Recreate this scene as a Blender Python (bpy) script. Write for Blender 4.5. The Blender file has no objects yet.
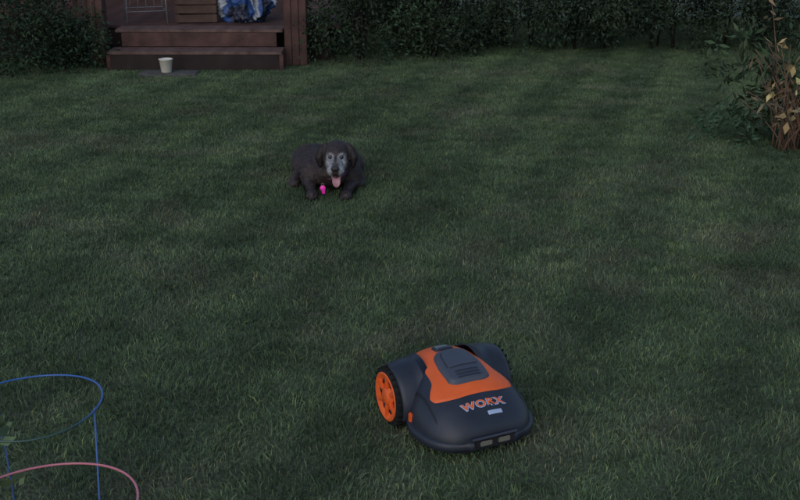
import bpy, bmesh, math, random
import numpy as np
from mathutils import Vector, Matrix, noise, Euler
from bisect import bisect
random.seed(4); rng=np.random.default_rng(7)
S=bpy.context.scene
COL=S.collection
def mat(name,col,rough=.6,spec=.4,var=0.0,scale=20,bump=0.0,bscale=60,metal=0,attr=None,coat=0):
    m=bpy.data.materials.new(name); m.use_nodes=True
    nt=m.node_tree; b=nt.nodes["Principled BSDF"]
    b.inputs["Roughness"].default_value=rough; b.inputs["Specular IOR Level"].default_value=spec
    b.inputs["Metallic"].default_value=metal
    tc=nt.nodes.new("ShaderNodeTexCoord")
    src=None
    if attr:
        a=nt.nodes.new("ShaderNodeAttribute"); a.attribute_name=attr; src=a.outputs["Color"]
    n=nt.nodes.new("ShaderNodeTexNoise"); n.inputs["Scale"].default_value=scale; n.inputs["Detail"].default_value=6
    nt.links.new(tc.outputs["Object"],n.inputs["Vector"])
    mp=nt.nodes.new("ShaderNodeMapRange"); mp.inputs["From Min"].default_value=.3; mp.inputs["From Max"].default_value=.7
    mp.inputs["To Min"].default_value=1-var; mp.inputs["To Max"].default_value=1+var
    nt.links.new(n.outputs["Fac"],mp.inputs["Value"])
    mx=nt.nodes.new("ShaderNodeVectorMath"); mx.operation='SCALE'
    if src: nt.links.new(src,mx.inputs[0])
    else: mx.inputs[0].default_value=col
    nt.links.new(mp.outputs["Result"],mx.inputs["Scale"])
    nt.links.new(mx.outputs[0],b.inputs["Base Color"])
    if bump:
        n2=nt.nodes.new("ShaderNodeTexNoise"); n2.inputs["Scale"].default_value=bscale; n2.inputs["Detail"].default_value=4
        nt.links.new(tc.outputs["Object"],n2.inputs["Vector"])
        bp=nt.nodes.new("ShaderNodeBump"); bp.inputs["Strength"].default_value=bump; bp.inputs["Distance"].default_value=.01
        nt.links.new(n2.outputs["Fac"],bp.inputs["Height"]); nt.links.new(bp.outputs["Normal"],b.inputs["Normal"])
    return m
def link(o,parent=None):
    COL.objects.link(o)
    if parent: o.parent=parent
    return o
def empty(name,loc=(0,0,0),rz=0):
    e=bpy.data.objects.new(name,None); e.location=loc; e.rotation_euler=(0,0,rz); e.empty_display_size=.1
    COL.objects.link(e); return e
def mesh(name,V,F,m=None,parent=None,smooth=False,cols=None):
    me=bpy.data.meshes.new(name); me.from_pydata([tuple(v) for v in V],[],F); me.update()
    if smooth:
        for p in me.polygons: p.use_smooth=True
    if cols is not None:
        ca=me.color_attributes.new("Col",'FLOAT_COLOR','POINT')
        c=np.ones((len(V),4),dtype=np.float32); c[:,:3]=cols; ca.data.foreach_set("color",c.ravel())
    o=bpy.data.objects.new(name,me)
    if m: me.materials.append(m)
    return link(o,parent)
def fastmesh(name,V,nper_faces,m,parent=None,cols=None,add=True):
    N,k,_=V.shape
    me=bpy.data.meshes.new(name)
    vv=V.reshape(-1,3).astype(np.float32)
    me.vertices.add(len(vv)); me.vertices.foreach_set("co",vv.ravel())
    base=np.arange(N)*k
    per=np.concatenate([np.array(f) for f in nper_faces]); L=len(per)
    allidx=(base[:,None]+per[None,:]).ravel()
    st=np.cumsum([0]+[len(f) for f in nper_faces])[:-1]
    starts=(np.arange(N)[:,None]*L+st[None,:]).ravel()
    me.loops.add(len(allidx)); me.loops.foreach_set("vertex_index",allidx.astype(np.int32))
    me.polygons.add(len(starts)); me.polygons.foreach_set("loop_start",starts.astype(np.int32))
    me.update(calc_edges=True); me.validate()
    if cols is not None:
        ca=me.color_attributes.new("Col",'FLOAT_COLOR','POINT')
        c=np.ones((N,k,4),dtype=np.float32); c[:,:,:3]=cols[:,None,:]; ca.data.foreach_set("color",c.ravel())
    me.materials.append(m)
    if not add: return me
    o=bpy.data.objects.new(name,me); return link(o,parent)
def box(name,size,loc,m,parent=None,bev=.004,rot=(0,0,0)):
    bm=bmesh.new(); bmesh.ops.create_cube(bm,size=1)
    for v in bm.verts: v.co=Vector((v.co.x*size[0],v.co.y*size[1],v.co.z*size[2]))
    if bev: bmesh.ops.bevel(bm,geom=bm.edges[:],offset=bev,segments=2,affect='EDGES')
    me=bpy.data.meshes.new(name); bm.to_mesh(me); bm.free(); me.materials.append(m)
    o=bpy.data.objects.new(name,me); o.location=loc; o.rotation_euler=rot
    return link(o,parent)
def tube(name,pts,rad,m,parent=None,closed=False,seg=8):
    P=np.array([tuple(p) for p in pts],dtype=float); n=len(P)
    R=np.array(rad if isinstance(rad,(list,tuple)) else [rad]*n,dtype=float)
    V=[];F=[]
    up=None
    for i in range(n):
        a=P[(i-1)%n] if (closed or i>0) else P[i]; b=P[(i+1)%n] if (closed or i<n-1) else P[i]
        t=b-a; t=t/(np.linalg.norm(t)+1e-9)
        if up is None:
            up=np.array([0,0,1.]) if abs(t[2])<.9 else np.array([1.,0,0])
        u=up-t*up.dot(t); u/=np.linalg.norm(u)+1e-9; up=u; v=np.cross(t,u)
        for k in range(seg):
            an=2*math.pi*k/seg; V.append(P[i]+R[i]*(u*math.cos(an)+v*math.sin(an)))
    for i in range(n if closed else n-1):
        j=(i+1)%n
        for k in range(seg): F.append((i*seg+k,i*seg+(k+1)%seg,j*seg+(k+1)%seg,j*seg+k))
    if not closed: F.append(tuple(range(seg-1,-1,-1))); F.append(tuple((n-1)*seg+k for k in range(seg)))
    return mesh(name,V,F,m,parent,True)
def lathe(name,prof,m,parent=None,n=40,axis='Z',loc=(0,0,0),smooth=True):
    V=[];F=[]
    for r,z in prof:
        for i in range(n):
            a=2*math.pi*i/n
            V.append((r*math.cos(a),r*math.sin(a),z) if axis=='Z' else (z,r*math.cos(a),r*math.sin(a)))
    for j in range(len(prof)-1):
        for i in range(n):
            F.append((j*n+i,j*n+(i+1)%n,(j+1)*n+(i+1)%n,(j+1)*n+i))
    o=mesh(name,V,F,m,parent,smooth); o.location=loc; return o

# ------------------------------------------------------------ ground & grass
def ground_mat(name,is_blade):
    m=bpy.data.materials.new(name); m.use_nodes=True; nt=m.node_tree; b=nt.nodes["Principled BSDF"]
    b.inputs["Roughness"].default_value=.85; b.inputs["Specular IOR Level"].default_value=.15
    g=nt.nodes.new("ShaderNodeNewGeometry")
    def noi(sc,det,dist=0,off=0,st=(1,1,1)):
        n=nt.nodes.new("ShaderNodeTexNoise"); n.inputs["Scale"].default_value=sc; n.inputs["Detail"].default_value=det
        n.inputs["Distortion"].default_value=dist
        ad=nt.nodes.new("ShaderNodeVectorMath"); ad.operation='MULTIPLY_ADD'; ad.inputs[1].default_value=st; ad.inputs[2].default_value=(off,off*1.7,0)
        nt.links.new(g.outputs["Position"],ad.inputs[0]); nt.links.new(ad.outputs[0],n.inputs["Vector"]); return n
    def ramp(src,stops):
        r=nt.nodes.new("ShaderNodeValToRGB"); e=r.color_ramp.elements
        e[0].position=stops[0][0]; e[0].color=(*stops[0][1],1); e[1].position=stops[-1][0]; e[1].color=(*stops[-1][1],1)
        for p,c in stops[1:-1]:
            x=e.new(p); x.color=(*c,1)
        nt.links.new(src,r.inputs[0]); return r
    def mix(a,bb,f,bt='MIX'):
        x=nt.nodes.new("ShaderNodeMix"); x.data_type='RGBA'; x.blend_type=bt
        for s,i in ((f,0),(a,6),(bb,7)):
            if isinstance(s,(int,float)): x.inputs[i].default_value=s
            elif isinstance(s,tuple): x.inputs[i].default_value=(*s,1)
            else: nt.links.new(s,x.inputs[i])
        return x.outputs[2]
    big=ramp(noi(.55,4,.6,3.1).outputs["Fac"],[(.3,(.064,.100,.053)),(.5,(.077,.121,.064)),(.7,(.092,.140,.077))])
    med=ramp(noi(3.0,6,1.0,9,(.6,1.2,1)).outputs["Fac"],[(.30,(.74,.77,.77)),(.5,(1,1,1)),(.70,(1.28,1.24,1.18))])
    c=mix(big.outputs[0],med.outputs[0],1.0,'MULTIPLY')
    wv=nt.nodes.new("ShaderNodeTexWave"); wv.inputs["Scale"].default_value=.50; wv.inputs["Distortion"].default_value=1.1; wv.inputs["Detail"].default_value=2; wv.inputs["Detail Scale"].default_value=1.2
    rt=nt.nodes.new("ShaderNodeVectorRotate"); rt.rotation_type='Z_AXIS'; rt.inputs["Angle"].default_value=.35
    nt.links.new(g.outputs["Position"],rt.inputs["Vector"]); nt.links.new(rt.outputs[0],wv.inputs["Vector"])
    st=ramp(wv.outputs["Fac"],[(.25,(.86,.87,.88)),(.75,(1.14,1.13,1.10))])
    c=mix(c,st.outputs[0],1.0,'MULTIPLY')
    dry=ramp(noi(1.3,6,1.2,21).outputs["Fac"],[(.49,(0,0,0)),(.77,(.5,.5,.5))])
    c=mix(c,(.170,.162,.12),dry.outputs[0])
    if is_blade:
        a=nt.nodes.new("ShaderNodeAttribute"); a.attribute_name="Col"
        c=mix(c,a.outputs["Color"],1.0,'MULTIPLY')
    else:
        c=mix(c,(.07,.062,.045),.5)
        fine=ramp(noi(60,4).outputs["Fac"],[(.3,(.5,.5,.5)),(.7,(1.3,1.3,1.3))])
        c=mix(c,fine.outputs[0],1.0,'MULTIPLY')
    nt.links.new(c,b.inputs["Base Color"]); return m
MG=ground_mat("lawn_soil",False); MB=ground_mat("grass_blades",True)
mesh("lawn",[(-400,-400,0),(400,-400,0),(400,400,0),(-400,400,0)],[(0,1,2,3)],MG)
def tile(i,n=12500):
    r=np.random.default_rng(50+i)
    p=r.random((n,2))-.5
    cl=r.random((90,2))-.5; ch=r.normal(0,1,90); ca=r.random(90)*6.28
    d=((p[:,None,:]-cl[None])**2).sum(2); k=d.argmin(1)
    h=(.017+.011*r.random(n))*(1+.14*ch[k])
    ang=ca[k]+r.normal(0,1.3,n); lean=np.abs(r.normal(.5,.4,n))
    w=.0013+.0009*r.random(n)
    fa=r.random(n)*6.283
    dx=np.cos(ang)*lean*h; dy=np.sin(ang)*lean*h
    wx=np.cos(fa)*w; wy=np.sin(fa)*w
    z0=np.full(n,-.002)
    V=np.zeros((n,5,3))
    V[:,0]=np.stack([p[:,0]-wx,p[:,1]-wy,z0],1); V[:,1]=np.stack([p[:,0]+wx,p[:,1]+wy,z0],1)
    V[:,2]=np.stack([p[:,0]+wx*.8+dx*.35,p[:,1]+wy*.8+dy*.35,h*.6],1)
    V[:,3]=np.stack([p[:,0]-wx*.8+dx*.35,p[:,1]-wy*.8+dy*.35,h*.6],1)
    V[:,4]=np.stack([p[:,0]+dx*1.2,p[:,1]+dy*1.2,h*.95],1)
    br=np.clip(r.normal(1.05,.2,n),.5,1.7)*(1+.06*r.normal(0,1,90)[k])
    C=np.stack([br,br,br],1)
    dry=r.random(n)<.09
    C[dry]=np.stack([br[dry]*2.0,br[dry]*1.6,br[dry]*1.5],1)
    yel=r.random(n)<.15; C[yel]*=np.array([1.2,1.1,.9])
    return fastmesh("grass_tile_%d"%i,V,[(0,1,2,3),(3,2,4)],MB,cols=C,add=False)
tiles=[tile(i) for i in range(4)]
grass=empty("grass")
for ix in range(-6,7):
    for iy in range(0,14):
        o=bpy.data.objects.new("grass_patch",random.choice(tiles)); o.location=(ix,iy+.5,0)
        o.rotation_euler=(0,0,random.choice([0,1,2,3])*math.pi/2); link(o,grass)

# ------------------------------------------------------------ foliage
ML=mat("leaves",(1,1,1),.75,.15,var=.3,scale=2.5,attr="Col")
MBark=mat("bark",(.022,.020,.018),.9,.2,var=.4,scale=15,bump=.8)
def leafcloud(name,clumps,per,size,base,parent,asp=.45,shell=.5,droop=.0,mt=None):
    Vs=[];Cs=[]
    for c,r in clumps:
        n=int(per*(r/.3)**2)
        d=rng.normal(size=(n,3)); d/=np.linalg.norm(d,axis=1)[:,None]
        rr=(shell+(1-shell)*rng.random(n)**.6)*(1+.18*rng.normal(size=n))
        p=np.array(c)+d*rr[:,None]*np.array([r,r,r*.85])
        a=rng.normal(size=(n,3))*.7+d+np.array([0,0,-droop]); a/=np.linalg.norm(a,axis=1)[:,None]
        b=np.cross(a,rng.normal(size=(n,3))); b/=np.linalg.norm(b,axis=1)[:,None]
        s=size*(.6+.8*rng.random(n)); l=a*s[:,None]; w=b*(s*asp*.5)[:,None]
        V=np.stack([p,p+l*.45+w,p+l,p+l*.45-w],1); V[...,2]=np.maximum(V[...,2],.01); Vs.append(V)
        cb=rng.uniform(.55,1.45); t=np.clip(rng.normal(1,.25,n),.4,1.8)*cb
        Cs.append(np.array(base)[None]*t[:,None]*np.array([1+.1*rng.normal(),1,1]))
    return fastmesh(name,np.concatenate(Vs),[(0,1,2,3)],mt or ML,parent,cols=np.concatenate(Cs))
def limbs(parent,base,n,h,spread,r=.02):
    for i in range(n):
        a=random.uniform(0,6.28); s=random.uniform(.3,1)*spread
        pts=[];rad=[]
        for k in range(6):
            t=k/5
            pts.append((base[0]+math.cos(a)*s*t**1.3+random.uniform(-.02,.02),base[1]+math.sin(a)*s*t**1.3+random.uniform(-.02,.02),h*t*random.uniform(.92,1.02)-.01))
            rad.append(r*(1-.8*t))
        tube("branch",pts,rad,MBark,parent,seg=6)
hedge=empty("hedge",(0,0,0))
cl=[]
x=.15
while x<9:
    yb=11.15+random.uniform(-.1,.14)
    for q in range(3): limbs(hedge,(x+random.uniform(-.2,.2),yb+random.uniform(.15,.4),0),2,1.5,.5,.012)
    for k in range(30):
        cl.append(((x+random.uniform(-.42,.42),yb+random.uniform(-.4,.45),random.uniform(.4,2.0)),random.uniform(.17,.32)))
    for k in range(14):
        cl.append(((x+random.uniform(-.4,.4),yb+random.uniform(-.35,.45),random.uniform(.26,.55)),random.uniform(.13,.22)))
    for k in range(random.choice([0,2,4,8])):
        cl.append(((x+random.uniform(-.4,.4),yb+random.uniform(-.35,.3),random.uniform(.06,.28)),random.uniform(.10,.2)))
    x+=random.uniform(.5,.68)
leafcloud("foliage",cl,270,.045,(.023,.038,.022),hedge,shell=.35,droop=.4)
def shrub(loc,R,H,n,base=(.025,.042,.023),size=.042):
    e=empty("shrub"); limbs(e,loc,9,H*.8,R*.7,.02)
    c=[]
    for k in range(n):
        a=random.uniform(0,6.28); q=random.random()**.5; z=random.uniform(.1,1)
        prof=math.sqrt(max(0,1-(z*.9)**3))
        c.append(((loc[0]+math.cos(a)*q*R*prof,loc[1]+math.sin(a)*q*R*prof*.8,z*H*.88),random.uniform(.12,.24)))
    leafcloud("foliage",c,270,size,base,e,shell=.4)
    return e
shrub((-4.3,10.35,0),1.25,1.15,140)
shrub((-3.27,10.15,0),.5,.62,45)
shrub((-.40,10.72,0),.66,1.5,110,(.028,.046,.025))
shrub((.35,10.9,0),.5,1.2,50,(.025,.042,.023))
shrub((-6.4,10.6,0),1.2,1.5,90)

# ------------------------------------------------------------ deck, steps and house
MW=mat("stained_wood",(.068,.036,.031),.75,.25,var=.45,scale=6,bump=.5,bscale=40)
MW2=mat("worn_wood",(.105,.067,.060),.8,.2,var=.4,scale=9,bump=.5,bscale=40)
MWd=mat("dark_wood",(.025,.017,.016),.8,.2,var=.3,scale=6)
MSid=mat("siding",(.10,.05,.04),.7,.3,var=.25,scale=3)
MGl=mat("window_glass",(.02,.022,.025),.1,.6)
deck=empty("wooden_deck")
x0,x1=-2.78,-1.16; xc=(x0+x1)/2; W=x1-x0
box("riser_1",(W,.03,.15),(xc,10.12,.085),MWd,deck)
for k in range(2): box("tread_1_%d"%k,(W+.06,.14,.03),(xc,10.17+k*.146,.176),MW2,deck)
box("riser_2",(W-.1,.03,.135),(xc,10.40,.262),MW,deck)
for k in range(20): box("deck_board_%d"%k,(3.6 if k>1 else W+.02,.135,.03),(-2.4 if k>1 else xc,10.46+k*.142,.346),MW2 if k<2 else MW,deck)
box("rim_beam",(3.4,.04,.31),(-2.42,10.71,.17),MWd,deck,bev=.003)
for s in (-1,1): box("stringer_%d"%(s+1),(.04,.55,.16),(xc+s*(W/2+.02),10.38,.082),MW,deck)
for nm,px,w in (("newel_right",-1.02,.22),("newel_left",-2.95,.14)):
    h=1.15
    nb=3 if w>.2 else 2
    for k in range(nb): box(nm+"_board_%d"%k,(w/nb-.004,.16,h),(px+(k-(nb-1)/2)*w/nb,10.42,h/2+.02),MW,deck,bev=.005)
    box(nm+"_cap",(w+.06,.22,.035),(px,10.42,h+.04),MW2,deck)
for z,nm in ((.47,"rail_bottom"),(1.12,"rail_top")): box(nm,(.9,.06,.05),(-3.5,10.74,z),MW,deck)
for k in range(7): box("baluster_%d"%k,(.035,.035,.6),(-3.86+k*.12,10.74,.795),MW,deck)
house=empty("house")
for k in range(16): box("siding_%d"%k,(9,.05,.165),(-5.6,13.4-.006*(k%2),.1+k*.17),MSid,house,bev=.01)
box("door_frame",(1.0,.08,2.05),(-1.9,13.36,1.4),MW2,house); box("door_glass",(.78,.04,1.75),(-1.9,13.31,1.42),MGl,house)
box("window_frame",(1.2,.08,1.0),(-4.2,13.36,1.75),mat("trim",(.5,.5,.48),.6),house); box("window_glass",(1.08,.04,.88),(-4.2,13.31,1.75),MGl,house)
bm_=[(-10.2,13.2,2.75),(-1,13.2,2.75),(-1,16,4),(-10.2,16,4)]
MRoof=mat("shingles",(.06,.06,.06),.9,.2,var=.4,scale=30)
mesh("roof",bm_+[(a,b,c+.1) for a,b,c in bm_],[(0,3,2,1),(4,5,6,7),(0,1,5,4),(1,2,6,5),(2,3,7,6),(3,0,4,7)],MRoof,house)
box("side_wall",(.1,5,2.7),(-1.05,15.95,1.36),MSid,house)
MBlue=mat("blue_tarp_fabric",(1,1,1),.5,.35,attr="Col",var=.2,scale=12)
bm=bmesh.new(); bmesh.ops.create_icosphere(bm,subdivisions=6,radius=1)
V=[];C=[]
for v in bm.verts:
    d=v.co.copy(); n1=noise.noise(d*1.3+Vector((5,2,1))); n2=abs(noise.noise(Vector((d.x*3.2,d.y*3.2,d.z*1.3))+Vector((1,9,2))))
    r=1+.45*n1-.55*n2-.15*abs(noise.noise(d*8))
    z=d.z*r
    p=Vector((d.x*r*.29*(1-.35*max(z,0)),d.y*r*.19,max(z,-.70)*.30)); V.append(p)
    wv=noise.noise(Vector((d.x*1.5,d.y*1.5,d.z*.9))+Vector((7,4,3)))
    C.append((.30,.33,.38) if wv>.27 else ((.02,.025,.05) if wv<-.25 else (.02,.06,.20)))
F=[[v.index for v in f.verts] for f in bm.faces]; bm.free()
o=mesh("blue_tarp_bundle",V,F,MBlue,None,True,np.array(C)); o.location=(-1.56,10.95,.361+.209)
MWh=mat("white_enamel",(.18,.18,.19),.5,.4,var=.2)
ch=empty("metal_chair",(-2.62,11.0,.361),.3)
for sx in (-.2,.2):
    tube("leg_front",[(sx,-.2,0),(sx*.95,-.18,.42)],.006,MWh,ch); tube("leg_back",[(sx,.22,0),(sx*.95,.18,.42),(sx*.9,.26,.85)],.006,MWh,ch)
for z in (.12,.42): tube("seat_ring",[(-.19,-.18,z),(.19,-.18,z),(.19,.18,z),(-.19,.18,z)],.005,MWh,ch,closed=True)
for k in range(8): tube("seat_rod",[(-.17+k*.048,-.18,.42),(-.17+k*.048,.18,.42),(-.16+k*.045,.25,.82)],.004,MWh,ch)
for k in range(5): tube("brace",[(-.17+k*.085,-.18,.12),(-.13+k*.065,-.18,.42)],.004,MWh,ch)
MT=mat("cedar",(.065,.040,.031),.75,.25,var=.35,scale=8)
cr=empty("wooden_crate",(-2.08,10.95,.361),.1)
for j in range(3):
    for s in (-1,1):
        box("slat",(.42,.015,.075),(0,s*.13,.05+j*.09),MT,cr,bev=.003); box("end_slat",(.015,.245,.075),(s*.2,0,.05+j*.09),MT,cr,bev=.003)
for sx in (-1,1):
    for sy in (-1,1): box("corner",(.025,.025,.28),(sx*.18,sy*.11,.14),MT,cr,bev=.002)
MSl=mat("concrete",(.08,.078,.075),.9,.2,var=.3,scale=20,bump=.4)
box("paving_slab",(.55,.22,.04),(-2.18,9.90,.012),MSl,None,bev=.01)
lathe("plastic_cup",[(.001,.004),(.042,.004),(.044,0),(.048,.004),(.062,.118),(.067,.12),(.067,.127),(.059,.127),(.046,.012),(.001,.012)],mat("white_plastic",(.60,.57,.50),.4,.5),loc=(-2.2,9.88,.033))

# ------------------------------------------------------------ plant cages
def cage(loc,r,top,angs,m,mleg,rings):
    e=empty("tomato_cage",loc)
    for j,(z,s) in enumerate(rings):
        tube("ring_%d"%j,[(math.cos(a)*r*s,math.sin(a)*r*s,z+.006*math.sin(2*a+1)) for a in np.linspace(0,2*math.pi,65)[:-1]],.0026,m,e,closed=True)
    for k,ad in enumerate(angs):
        a=math.radians(ad); f=.86
        tube("leg_%d"%k,[(math.cos(a)*r,math.sin(a)*r,top+.01),(math.cos(a)*r*f,math.sin(a)*r*f,.12),(math.cos(a)*r*f,math.sin(a)*r*f,-.05)],.0024,mleg,e)
    return e
def twotone(name,c1,c2,thr):
    m=mat(name,c1,.35,.5); nt=m.node_tree; b=nt.nodes["Principled BSDF"]
    tc=nt.nodes.new("ShaderNodeTexCoord"); sp=nt.nodes.new("ShaderNodeSeparateXYZ"); nt.links.new(tc.outputs["Object"],sp.inputs[0])
    mr=nt.nodes.new("ShaderNodeMapRange"); mr.inputs[1].default_value=thr-.05; mr.inputs[2].default_value=thr+.05; nt.links.new(sp.outputs[1],mr.inputs[0])
    x=nt.nodes.new("ShaderNodeMix"); x.data_type='RGBA'; x.inputs[6].default_value=(*c2,1); x.inputs[7].default_value=(*c1,1)
    nt.links.new(mr.outputs[0],x.inputs[0]); nt.links.new(x.outputs[2],b.inputs["Base Color"]); return m
MCb=mat("blue_coated_wire",(.035,.10,.30),.4,.4); MCb2=twotone("blue_green_coated_wire",(.035,.11,.34),(.035,.075,.065),-.06)
MCp=mat("pink_coated_wire",(.48,.16,.20),.4,.4)
cage((-.915,2.32,0),.172,.56,(-12,140,200),MCb2,MCb,[(.56,1)])
cage((-.705,1.79,0),.18,.610,(165,200,270),MCp,MCp,[(.610,1),(.25,.86)])
gp=empty("tomato_plant"); MStem=mat("stem",(.07,.12,.04))
for k in range(7):
    a=random.uniform(0,6.28)
    tube("stem",[(-1.10,2.36,0),(-1.10+math.cos(a)*.03,2.36+math.sin(a)*.04,.2),(-1.09+math.cos(a)*.06,2.36+math.sin(a)*.07,.42)],[.004,.003,.0015],MStem,gp)
leafcloud("leaves",[((-1.09+random.uniform(-.07,.06),2.34+random.uniform(-.08,.08),random.uniform(.25,.46)),.06) for _ in range(10)],380,.045,(.08,.125,.065),gp,asp=.5,shell=.1)

# ------------------------------------------------------------ autumn perennial
pe=empty("perennial_plant")
MSt=mat("red_stems",(.13,.080,.055),.8,.2,var=.4,scale=10)
tips=[]
for k in range(46):
    a=random.uniform(0,6.28); s=random.uniform(.05,.5); hh=random.uniform(.3,.8)
    bx,by=2.70+random.uniform(-.12,.12),7.05+random.uniform(-.08,.1)
    pts=[(bx+math.cos(a)*s*t**1.5,by+math.sin(a)*s*.7*t**1.5,hh*(t-.12*t*t*s*2)-.01) for t in np.linspace(0,1,7)]
    tube("stem",pts,[.0042*(1-.7*t)+.0012 for t in np.linspace(0,1,7)],MSt,pe,seg=6)
    tips+= [pts[j] for j in (3,4,5,6)]
for hx,hh,lx in ((2.62,1.05,-.14),(2.78,1.0,.12)):
    pts=[(hx+lx*t*t,7.2,hh*t) for t in np.linspace(0,1,7)]; tube("stalk",pts,[.006*(1-.7*t)+.001 for t in np.linspace(0,1,7)],MSt,pe); tips+=pts[2:]
leafcloud("yellow_leaves",[(random.choice(tips),.04) for _ in range(9)]+[((2.62,7.0,.60),.035),((2.50,7.0,.42),.035),((2.68,7.0,.44),.035)],330,.065,(.42,.32,.15),pe,asp=.5,shell=.1,droop=.3)
leafcloud("tan_leaves",[(random.choice(tips),.06) for _ in range(70)],120,.07,(.15,.11,.07),pe,asp=.25,shell=.1,droop=.4)
leafcloud("green_leaves",[((2.76+random.gauss(0,.27),7.3+random.gauss(0,.12),random.uniform(.05,.75)),.09) for _ in range(60)],230,.07,(.034,.055,.028),pe,asp=.3,shell=.1)
leafcloud("low_leaves",[((2.38+random.gauss(0,.12),7.3+random.gauss(0,.1),random.uniform(.03,.25)),.08) for _ in range(18)],230,.06,(.028,.055,.03),pe,asp=.3,shell=.1)

# ------------------------------------------------------------ robot mower
mw=empty("robot_lawn_mower",(.196,3.238,.008),math.radians(25)); mw.scale=(.98,.94,.97)
PD=mat("charcoal_plastic",(.020,.025,.038),.46,.4,var=.2,scale=8,bump=.06,bscale=300)
PB=mat("black_plastic",(.012,.012,.014),.55,.4,var=.2)
PG=mat("grey_plastic",(.055,.064,.088),.5,.4,var=.12,scale=10,bump=.05,bscale=300)
PO=mat("orange_plastic",(.74,.12,.025),.48,.35,var=.1,scale=10)
PR=mat("rubber",(.014,.014,.015),.85,.2,var=.3)
PW=mat("white_print",(.36,.44,.60),.5,.3)
PL=mat("contact_metal",(.20,.19,.16),.45,.5,metal=.3)
yk=[-.268,-.262,-.245,-.21,-.16,-.09,0,.09,.17,.22,.245,.255]
hk=[.085,.104,.122,.146,.174,.205,.226,.232,.216,.187,.155,.11]
wk=[.085,.118,.148,.178,.199,.207,.186,.162,.150,.138,.118,.09]
def sm(xs,ys,x):
    x=min(max(x,xs[0]),xs[-1]); i=min(max(bisect(xs,x)-1,0),len(xs)-2)
    n=len(xs); t=(x-xs[i])/(xs[i+1]-xs[i])
    def sl(j):
        if j==0: return (ys[1]-ys[0])/(xs[1]-xs[0])
        if j==n-1: return (ys[-1]-ys[-2])/(xs[-1]-xs[-2])
        a=(ys[j]-ys[j-1])/(xs[j]-xs[j-1]); b=(ys[j+1]-ys[j])/(xs[j+1]-xs[j])
        return 0 if a*b<=0 else 2*a*b/(a+b)
    dx=xs[i+1]-xs[i]; m0=sl(i)*dx; m1=sl(i+1)*dx
    return (2*t**3-3*t*t+1)*ys[i]+(t**3-2*t*t+t)*m0+(-2*t**3+3*t*t)*ys[i+1]+(t**3-t*t)*m1
ZB=.055
def topz(x,y,e=2.35):
    h=sm(yk,hk,y); w=sm(yk,wk,y); u=min(abs(x)/w,.999)
    return ZB+(h-ZB)*(1-u**e)**(1/e)
ys=np.concatenate([np.linspace(-.268,-.2,16),np.linspace(-.195,.2,50),np.linspace(.205,.255,12)])
n=49;V=[];F=[]
for y in ys:
    h=sm(yk,hk,y); w=sm(yk,wk,y)
    for i in range(n):
        a=math.pi*i/(n-1); ca_=math.cos(a); sa=math.sin(a); q=2/2.35
        V.append((-w*math.copysign(abs(ca_)**q,ca_),y,ZB+(h-ZB)*max(sa,0)**q))
for j in range(len(ys)-1):
    for i in range(n-1): F.append((j*n+i,j*n+i+1,(j+1)*n+i+1,(j+1)*n+i))
F.append(tuple(range(n-1,-1,-1))); F.append(tuple((len(ys)-1)*n+i for i in range(n)))
mesh("shell",V,F,PD,mw,True)
def skirt(name,grow,z0,z1,m,ymin=-.268,ymax=.255,inset=.01):
    yy=np.linspace(ymin,ymax,50)
    L=[( sm(yk,wk,y)+grow,y) for y in yy]
    front=[((L[0][0])*s, ymin-grow*.9) for s in (-.9,-.5,0,.5,.9)]
    P=[(-a,b) for a,b in reversed(L)]+front+[(a,b) for a,b in L]
    V=[];F=[];N=len(P)
    for z,g in ((z0,.93),(z0+inset*.5,.985),(z0+inset,1),(z1-inset*.6,1),(z1,.975),(z1+.002,.9)):
        V+=[(x*g,y*g,z) for x,y in P]
    for j in range(5):
        for i in range(N): F.append((j*N+i,j*N+(i+1)%N,(j+1)*N+(i+1)%N,(j+1)*N+i))
    F.append(tuple(reversed(range(N)))); F.append(tuple(5*N+i for i in range(N)))
    return mesh(name,V,F,m,mw,True)
skirt("bumper",.013,.030,.066,PD)
skirt("chassis",-.012,.018,.034,PB)
def pillow(name,rows,off,m,e=8,nx=36,ny=40,xc=0):
    yy=[r[0] for r in rows]; ww=[r[1] for r in rows]
    V=[];F=[]
    for j in range(ny+1):
        t=j/ny*2-1; y=yy[0]+(yy[-1]-yy[0])*(t+1)/2; w=sm(yy,ww,y)
        for i in range(nx+1):
            s=i/nx*2-1; x=xc+s*w
            k=(1-abs(s)**e)*(1-abs(t)**(e*1.5))
            V.append((x,y,topz(x,y)-.004+(off+.004)*min(1,k*1.6)))
    for j in range(ny):
        for i in range(nx): a=j*(nx+1)+i; F.append((a,a+1,a+nx+2,a+nx+1))
    return mesh(name,V,F,m,mw,True)
pillow("orange_cover",[(-.154,.050),(-.149,.090),(-.139,.125),(-.123,.152),(-.103,.158),(-.08,.148),(-.045,.126),(0,.119),(.08,.112),(.15,.106),(.2,.092),(.225,.072),(.240,.042)],.005,PO,e=14,ny=90,nx=48)
pillow("lid",[(-.112,.045),(-.105,.068),(-.088,.083),(-.03,.084),(.03,.075),(.072,.062),(.084,.048)],.019,PG,e=6)
pillow("lid_inset",[(-.045,.060),(-.035,.063),(.035,.054),(.058,.046)],.0225,PD,e=12)
pillow("lid_top",[(-.041,.056),(-.035,.059),(.031,.050),(.053,.042)],.025,PG,e=12)
for k in range(3): pillow("lid_rib_%d"%k,[(-.098+k*.014,.045),(-.096+k*.014,.05),(-.093+k*.014,.05),(-.091+k*.014,.045)],.0215,PD,e=8,ny=8)
pillow("control_panel",[(.098,.034),(.103,.038),(.145,.034),(.153,.028)],.011,PD,e=8)
pillow("display",[(.120,.024),(.124,.026),(.142,.024),(.146,.020)],.0135,mat("lcd",(.14,.17,.2),.3,.5),e=10)
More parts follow.
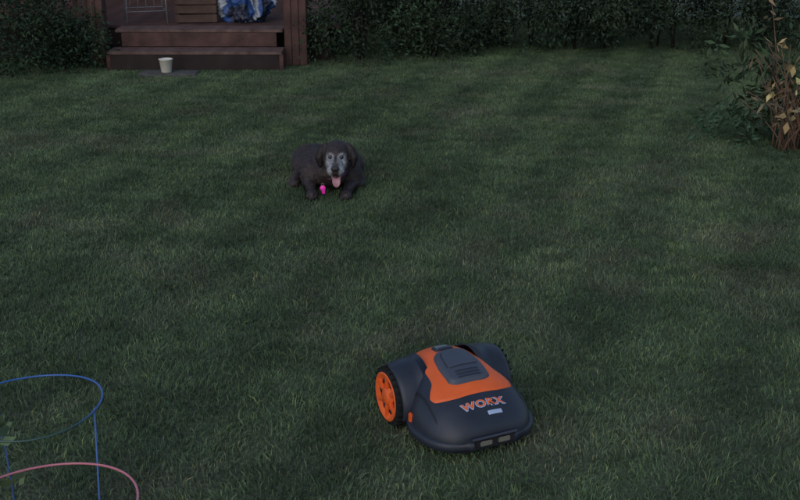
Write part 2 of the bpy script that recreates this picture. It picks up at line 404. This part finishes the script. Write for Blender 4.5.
for k in range(4): pillow("button_%d"%k,[(.104,.004),(.107,.006),(.112,.006),(.115,.004)],.0145,PG,e=4,nx=8,ny=8,xc=-.024+k*.016)
for s in (-1,1):
    pillow("crease_%d"%(s+1),[(-.20,.002),(-.15,.003),(-.02,.004),(.1,.003)],.0025,PB,e=4,nx=6,xc=s*.168)
def lettering(txt,size,x,y,off,m,grow,name):
    cu=bpy.data.curves.new(name,'FONT'); cu.body=txt; cu.size=size; cu.align_x='CENTER'; cu.align_y='CENTER'; cu.offset=grow
    cu.space_character=1.18
    o=bpy.data.objects.new("t",cu); COL.objects.link(o); dg=bpy.context.evaluated_depsgraph_get()
    me=bpy.data.meshes.new_from_object(o.evaluated_get(dg)); bpy.data.objects.remove(o)
    bm=bmesh.new(); bm.from_mesh(me); bmesh.ops.triangulate(bm,faces=bm.faces[:])
    bmesh.ops.subdivide_edges(bm,edges=[e for e in bm.edges if e.calc_length()>.006],cuts=2)
    bmesh.ops.triangulate(bm,faces=bm.faces[:])
    for v in bm.verts:
        X=x+v.co.x*1.4; Y=y+v.co.y; v.co=Vector((X,Y,topz(X,Y)+off))
    bm.to_mesh(me); bm.free(); me.materials.clear(); me.materials.append(m)
    return link(bpy.data.objects.new(name,me),mw)
lettering("WORX",.032,.0,-.192,.0015,PW,.0026,"lettering_outline")
lettering("WORX",.032,.0,-.192,.0035,PO,.0006,"lettering")
pillow("badge",[(-.232,.026),(-.230,.030),(-.219,.030),(-.217,.026)],.002,PW,e=10,nx=12,ny=8,xc=.03)
box("contact_recess",(.15,.012,.034),(.0,-.279,.060),PB,mw,bev=.004)
for s in (-1,1): box("contact_%d"%(s+1),(.045,.008,.018),(s*.034,-.285,.061),PL,mw,bev=.003)
box("recess_bar",(.17,.01,.006),(0,-.281,.080),PG,mw,bev=.002)
for s in (-1,1):
    wy,wz,R=.105,.098,.104
    wx=s*.200
    tyre=[(.05,-.03),(R-.012,-.03),(R-.003,-.024),(R,-.012),(R,.012),(R-.003,.024),(R-.012,.03),(R-.018,.03),(R-.02,.024),(.05,.02)]
    lathe("tyre_%d"%(s+1),[(r,z*s) for r,z in tyre],PR,mw,48,'X',(wx,wy,wz))
    rim=[(R-.014,.0235),(R-.014,.031),(R-.022,.033),(R-.030,.024),(.036,.016),(.030,.030),(.024,.034),(.001,.035)]
    lathe("rim_%d"%(s+1),[(r,z*s) for r,z in rim],PO,mw,48,'X',(wx,wy,wz))
    for k in range(24):
        a=2*math.pi*k/24
        box("tread_%d"%k,(.058,.009,.012),(wx,wy+math.cos(a)*R,wz+math.sin(a)*R),PR,mw,bev=.002,rot=(a-math.pi/2,0,0))
    for k in range(6):
        a=2*math.pi*k/6
        box("spoke_%d"%k,(.012,.016,.05),(wx+s*.024,wy-math.sin(a)*.057,wz+math.cos(a)*.057),PO,mw,bev=.003,rot=(a,0,0))
    for k in range(6):
        a=2*math.pi*(k+.5)/6
        lathe("rim_hole_%d"%k,[(.008,0),(.008,s*.003),(.001,s*.003)],PB,mw,14,'X',(wx+s*.0205,wy-math.sin(a)*.058,wz+math.cos(a)*.058))
    V=[];F=[];ns=40
    A=np.linspace(math.radians(8),math.radians(205),ns)
    prof=[(.10,.134),(.10,.126),(.16,.124),(.198,.118),(.212,.114),(.217,.110),(.212,.107),(.198,.109),(.16,.110)]
    for a in A:
        sc=1+.10*max(0,(a-2.0))
        for X,r in prof:
            taper=1-.10*max(0,math.cos(a))
            V.append((s*X*taper,wy+math.cos(a)*r*sc,wz+math.sin(a)*r))
    m_=len(prof)
    for j in range(ns-1):
        for i in range(m_): F.append((j*m_+i,j*m_+(i+1)%m_,(j+1)*m_+(i+1)%m_,(j+1)*m_+i))
    F.append(tuple(range(m_))); F.append(tuple((ns-1)*m_+i for i in range(m_)))
    mesh("fender_%d"%(s+1),V,F,PD,mw,True)
    box("side_trim_%d"%(s+1),(.012,.022,.045),(s*.200,-.045,.075),PO,mw,bev=.004)
for o in list(mw.children):
    bm=bmesh.new(); bm.from_mesh(o.data); bmesh.ops.recalc_face_normals(bm,faces=bm.faces[:]); bm.to_mesh(o.data); bm.free()

# ------------------------------------------------------------ dog
dog=empty("dog",(-.415,6.05,.0),0)
bm=bmesh.new()
H=Vector((.045,-.07,0)); PV=Vector((H.x,H.y,.205)); HS=1.10; HEAD=False
def hp(c): return PV+(Vector(c)-PV)*HS
def ell(c,r,rot=(0,0,0)):
    c=Vector(c); k=1
    if HEAD: c=hp(c); k=HS
    M=Matrix.Translation(c)@Euler(rot).to_matrix().to_4x4()@Matrix.Diagonal((r[0]*k,r[1]*k,r[2]*k,1))
    bmesh.ops.create_icosphere(bm,subdivisions=3,radius=1,matrix=M)
def chain(pts,rs,n=10):
    for (p,q,a,b) in zip(pts[:-1],pts[1:],rs[:-1],rs[1:]):
        for k in range(n+1):
            t=k/n; c=Vector(p).lerp(Vector(q),t); r=a+(b-a)*t; ell(c,(r,r,r))
ell((-.01,.10,.110),(.130,.17,.100)); ell((0,.02,.12),(.10,.10,.095)); ell((-.075,.27,.098),(.14,.20,.094))
ell((-.14,.46,.085),(.13,.17,.085)); ell((-.195,.36,.07),(.07,.16,.075),(0,0,.25)); ell((.08,.38,.065),(.10,.14,.07),(0,0,-.3))
for s in (-1,1):
    ell((s*.12,.08,.09),(.06,.10,.09),(.2,0,0))
    chain([(s*.14,.13,.055),(s*.125,.0,.045),(s*.105,-.13,.038)],[.05,.038,.031])
    ell((s*.10,-.165,.034),(.036,.045,.030))
    for k in range(4): ell((s*.10+(k-1.5)*.017,-.197+abs(k-1.5)*.007,.026),(.0105,.018,.018))
    chain([(s*.18-.03,.24,.04),(s*.20-.03,.12,.03)],[.035,.028]); ell((s*.20-.03,.09,.025),(.03,.045,.025))
chain([(-.13,.58,.06),(-.20,.68,.03),(-.26,.66,.022),(-.28,.56,.018)],[.045,.03,.022,.014])
chain([(.0,.06,.145),(H.x*.7,-.01,.185),(H.x,-.05,.225)],[.088,.082,.076])
HEAD=True
ell((H.x,H.y,.250),(.070,.085,.070)); ell((H.x,H.y-.045,.252),(.054,.05,.050))
for s in (-1,1):
    ell((H.x+s*.034,H.y-.05,.216),(.034,.05,.040))
    ell((H.x+s*.029,H.y-.074,.268),(.018,.016,.010))
    ell((H.x+s*.020,H.y-.13,.193),(.027,.038,.027))
    chain([(H.x+s*.056,H.y+.005,.296),(H.x+s*.078,H.y-.008,.272),(H.x+s*.091,H.y-.018,.232),(H.x+s*.088,H.y-.026,.188)],[.013,.021,.024,.011],8)
ell((H.x,H.y-.11,.222),(.034,.06,.030),(.35,0,0)); ell((H.x,H.y-.15,.205),(.029,.027,.026))
chain([(H.x,H.y-.03,.172),(H.x,H.y-.09,.146),(H.x,H.y-.125,.134)],[.034,.025,.017])
HEAD=False
me=bpy.data.meshes.new("b"); bm.to_mesh(me); bm.free()
o=bpy.data.objects.new("b",me); COL.objects.link(o)
r=o.modifiers.new("r",'REMESH'); r.mode='VOXEL'; r.voxel_size=.005
q=o.modifiers.new("s",'SMOOTH'); q.iterations=3; q.factor=.5
dg=bpy.context.evaluated_depsgraph_get(); me=bpy.data.meshes.new_from_object(o.evaluated_get(dg)); bpy.data.objects.remove(o)
nv=len(me.vertices); co=np.zeros(nv*3,dtype=np.float32); me.vertices.foreach_get("co",co); co=co.reshape(-1,3)
no=np.zeros(nv*3,dtype=np.float32); me.vertices.foreach_get("normal",no); no=no.reshape(-1,3)
base=np.array([.031,.021,.020]); grey=np.array([.28,.28,.30])
def ss(a,b,x): t=np.clip((x-a)/(b-a),0,1); return t*t*(3-2*t)
hc=(co-np.array(PV))/HS+np.array(PV)
X=hc[:,0]-H.x; Y=hc[:,1]-H.y; Z=hc[:,2]; aX=np.abs(X)
f=np.zeros(nv)
d=np.sqrt(((aX-.030)/.023)**2+((Z-.250)/.024)**2); g1=ss(1.25,.7,d)*(Y<-.035)
f=np.maximum(f,g1*.75)
g2=ss(.010,.024,aX)*ss(-.02,-.06,Y)*ss(.245,.225,Z)*ss(.062,.042,aX)*(Z>.12)
f=np.maximum(f,g2*.9)
g3=(Y<-.05)*ss(.178,.165,Z)*(Z>.11)*ss(.05,.035,aX); f=np.maximum(f,g3*.6)
f=np.maximum(f,.16*(Y<-.08)*ss(.02,.0,aX)*(Z<.24)*(Z>.12))
f=np.maximum(f,.04*((co[:,1]<-.17)&(co[:,2]<.06)))
nz=np.array([noise.noise(Vector(c)*55) for c in co.tolist()])
f=np.clip(f*(1+.5*nz),0,1)
ear=ss(.066,.076,aX)*(Y<.05)*(Y>-.06)*(Z>.17)
bs=base[None]*(1+.6*nz)[:,None]*(1-.5*ear)[:,None]
colr=bs*(1-f)[:,None]+grey[None]*f[:,None]
colr=np.clip(colr,.002,1)
ca=me.color_attributes.new("Col",'FLOAT_COLOR','POINT'); c4=np.ones((nv,4),dtype=np.float32); c4[:,:3]=colr; ca.data.foreach_set("color",c4.ravel())
for p in me.polygons: p.use_smooth=True
MF=mat("fur",(1,1,1),.55,.35,attr="Col",var=.25,scale=60,bump=.3,bscale=180)
me.materials.clear(); me.materials.append(MF); me.name="body"; link(bpy.data.objects.new("body",me),dog)
N=50000; idx=rng.integers(0,nv,N); p=co[idx]+rng.normal(size=(N,3))*.0025; nn=no[idx]
flow=np.tile(np.array([0,.9,-.55]),(N,1)); hd=co[idx][:,1]<-.06; flow[hd]=np.array([0,.6,.3])
legs=(co[idx][:,2]<.06)&(co[idx][:,1]<0); flow[legs]=np.array([0,-.5,-.2])
flow=flow-(flow*nn).sum(1)[:,None]*nn; flow/=np.linalg.norm(flow,axis=1)[:,None]+1e-6
head=(np.abs(X[idx])<.12)&(Y[idx]<.03)&(Z[idx]>.12)
ln=np.where(head,.006,.015)*(.6+.8*rng.random(N))
dr=(flow+nn*.25+rng.normal(size=(N,3))*.2); tip=p+dr*ln[:,None]
sd=np.cross(dr,nn); sd/=np.linalg.norm(sd,axis=1)[:,None]+1e-6; w=np.where(head,.0007,.0011)
p0=p-nn*.001
V=np.stack([p0-sd*w[:,None],p0+sd*w[:,None],tip],1)
keep=~(head&(np.sqrt((aX[idx]-.030)**2+(Z[idx]-.252)**2)<.011)); V=V[keep]
fc=(colr[idx]*np.clip(rng.normal(1.15,.35,N),.3,2.2)[:,None])[keep]
fastmesh("fur",V,[(0,1,2)],mat("fur_strands",(1,1,1),.5,.4,attr="Col"),dog,cols=fc)
def blob(name,c,r,m,rot=(0,0,0)):
    bm=bmesh.new(); bmesh.ops.create_uvsphere(bm,u_segments=24,v_segments=16,radius=1)
    for v in bm.verts: v.co=Vector((v.co.x*r[0]*HS,v.co.y*r[1]*HS,v.co.z*r[2]*HS))
    me=bpy.data.meshes.new(name); bm.to_mesh(me); bm.free(); me.materials.append(m)
    for p in me.polygons: p.use_smooth=True
    o=bpy.data.objects.new(name,me); o.location=hp(c); o.rotation_euler=rot; return link(o,dog)
ME=mat("eye",(.01,.007,.005),.08,.7); MN=mat("nose",(.012,.011,.012),.35,.5,bump=.4,bscale=300)
for s in (-1,1): blob("eye_%d"%(s+1),(H.x+s*.029,H.y-.087,.252),(.0115,.010,.010),ME)
blob("nose",(H.x,H.y-.177,.213),(.022,.013,.016),MN)
blob("mouth_interior",(H.x,H.y-.10,.172),(.024,.045,.014),mat("mouth",(.03,.008,.01),.4),(.35,0,0))
V=[];F=[];path=[(-.06,.168),(-.10,.162),(-.13,.156),(-.146,.145),(-.152,.130),(-.153,.115),(-.150,.107)]
wd=[.018,.02,.021,.022,.022,.018,.008]
for (yy_,zz),w_ in zip(path,wd):
    for i in range(9):
        u=i/4-1; V.append(hp((H.x+.004+u*w_,H.y+yy_+.004*(1-u*u),zz-.003*(1-u*u))))
for j in range(6):
    for i in range(8): F.append((j*9+i,j*9+i+1,(j+1)*9+i+1,(j+1)*9+i))
o=mesh("tongue",V,F,mat("tongue",(.38,.17,.20),.4,.5,var=.15),dog,True)
sdm=o.modifiers.new("s",'SOLIDIFY'); sdm.thickness=.005; sb=o.modifiers.new("b",'SUBSURF'); sb.levels=1; sb.render_levels=1
tube("collar",[(.012+math.cos(a)*.088,-.012+math.sin(a)*.06,.150+math.sin(a)*.05) for a in np.linspace(0,2*math.pi,33)[:-1]],.007,mat("collar",(.10,.02,.08),.6),dog,closed=True)
MTg=mat("pink_tag",(.85,.03,.42),.35,.5)
lathe("tag_disc",[(.001,-.0015),(.016,-.0015),(.017,0),(.016,.0015),(.001,.0015)],MTg,dog,24,'Z',(-.038,-.13,.060)).rotation_euler=(1.35,0,0)
tube("tag_ring",[(-.038+math.cos(a)*.008,-.127,.082+math.sin(a)*.008) for a in np.linspace(0,2*math.pi,17)[:-1]],.0015,PL,dog,closed=True)
box("tag_tab",(.018,.004,.026),(-.034,-.134,.040),MTg,dog,bev=.0015)

# ------------------------------------------------------------ light
w=bpy.data.worlds.new("World"); S.world=w; w.use_nodes=True; nt=w.node_tree
sk=nt.nodes.new("ShaderNodeTexSky"); sk.sky_type='NISHITA'; sk.sun_disc=False
sk.sun_elevation=math.radians(32); sk.sun_rotation=math.radians(200)
bg=nt.nodes["Background"]; nt.links.new(sk.outputs[0],bg.inputs[0]); bg.inputs[1].default_value=.15
sun=bpy.data.lights.new("sun",'SUN'); sun.energy=.45; sun.angle=math.radians(40); sun.color=(1,.97,.94)
so=bpy.data.objects.new("sun",sun); COL.objects.link(so)
az=math.radians(200); el=math.radians(50)
dirv=Vector((math.sin(az)*math.cos(el),math.cos(az)*math.cos(el),math.sin(el)))
so.rotation_euler=dirv.to_track_quat('Z','Y').to_euler()
cam=bpy.data.cameras.new("camera"); cam.lens=47.25; cam.sensor_width=36; cam.clip_end=2000
co_=bpy.data.objects.new("camera",cam); COL.objects.link(co_); co_.location=(0,0,1.8)
co_.rotation_euler=(math.radians(90-19.75),0,0); S.camera=co_
S.view_settings.view_transform='Standard'; S.view_settings.look='None'; S.view_settings.exposure=0
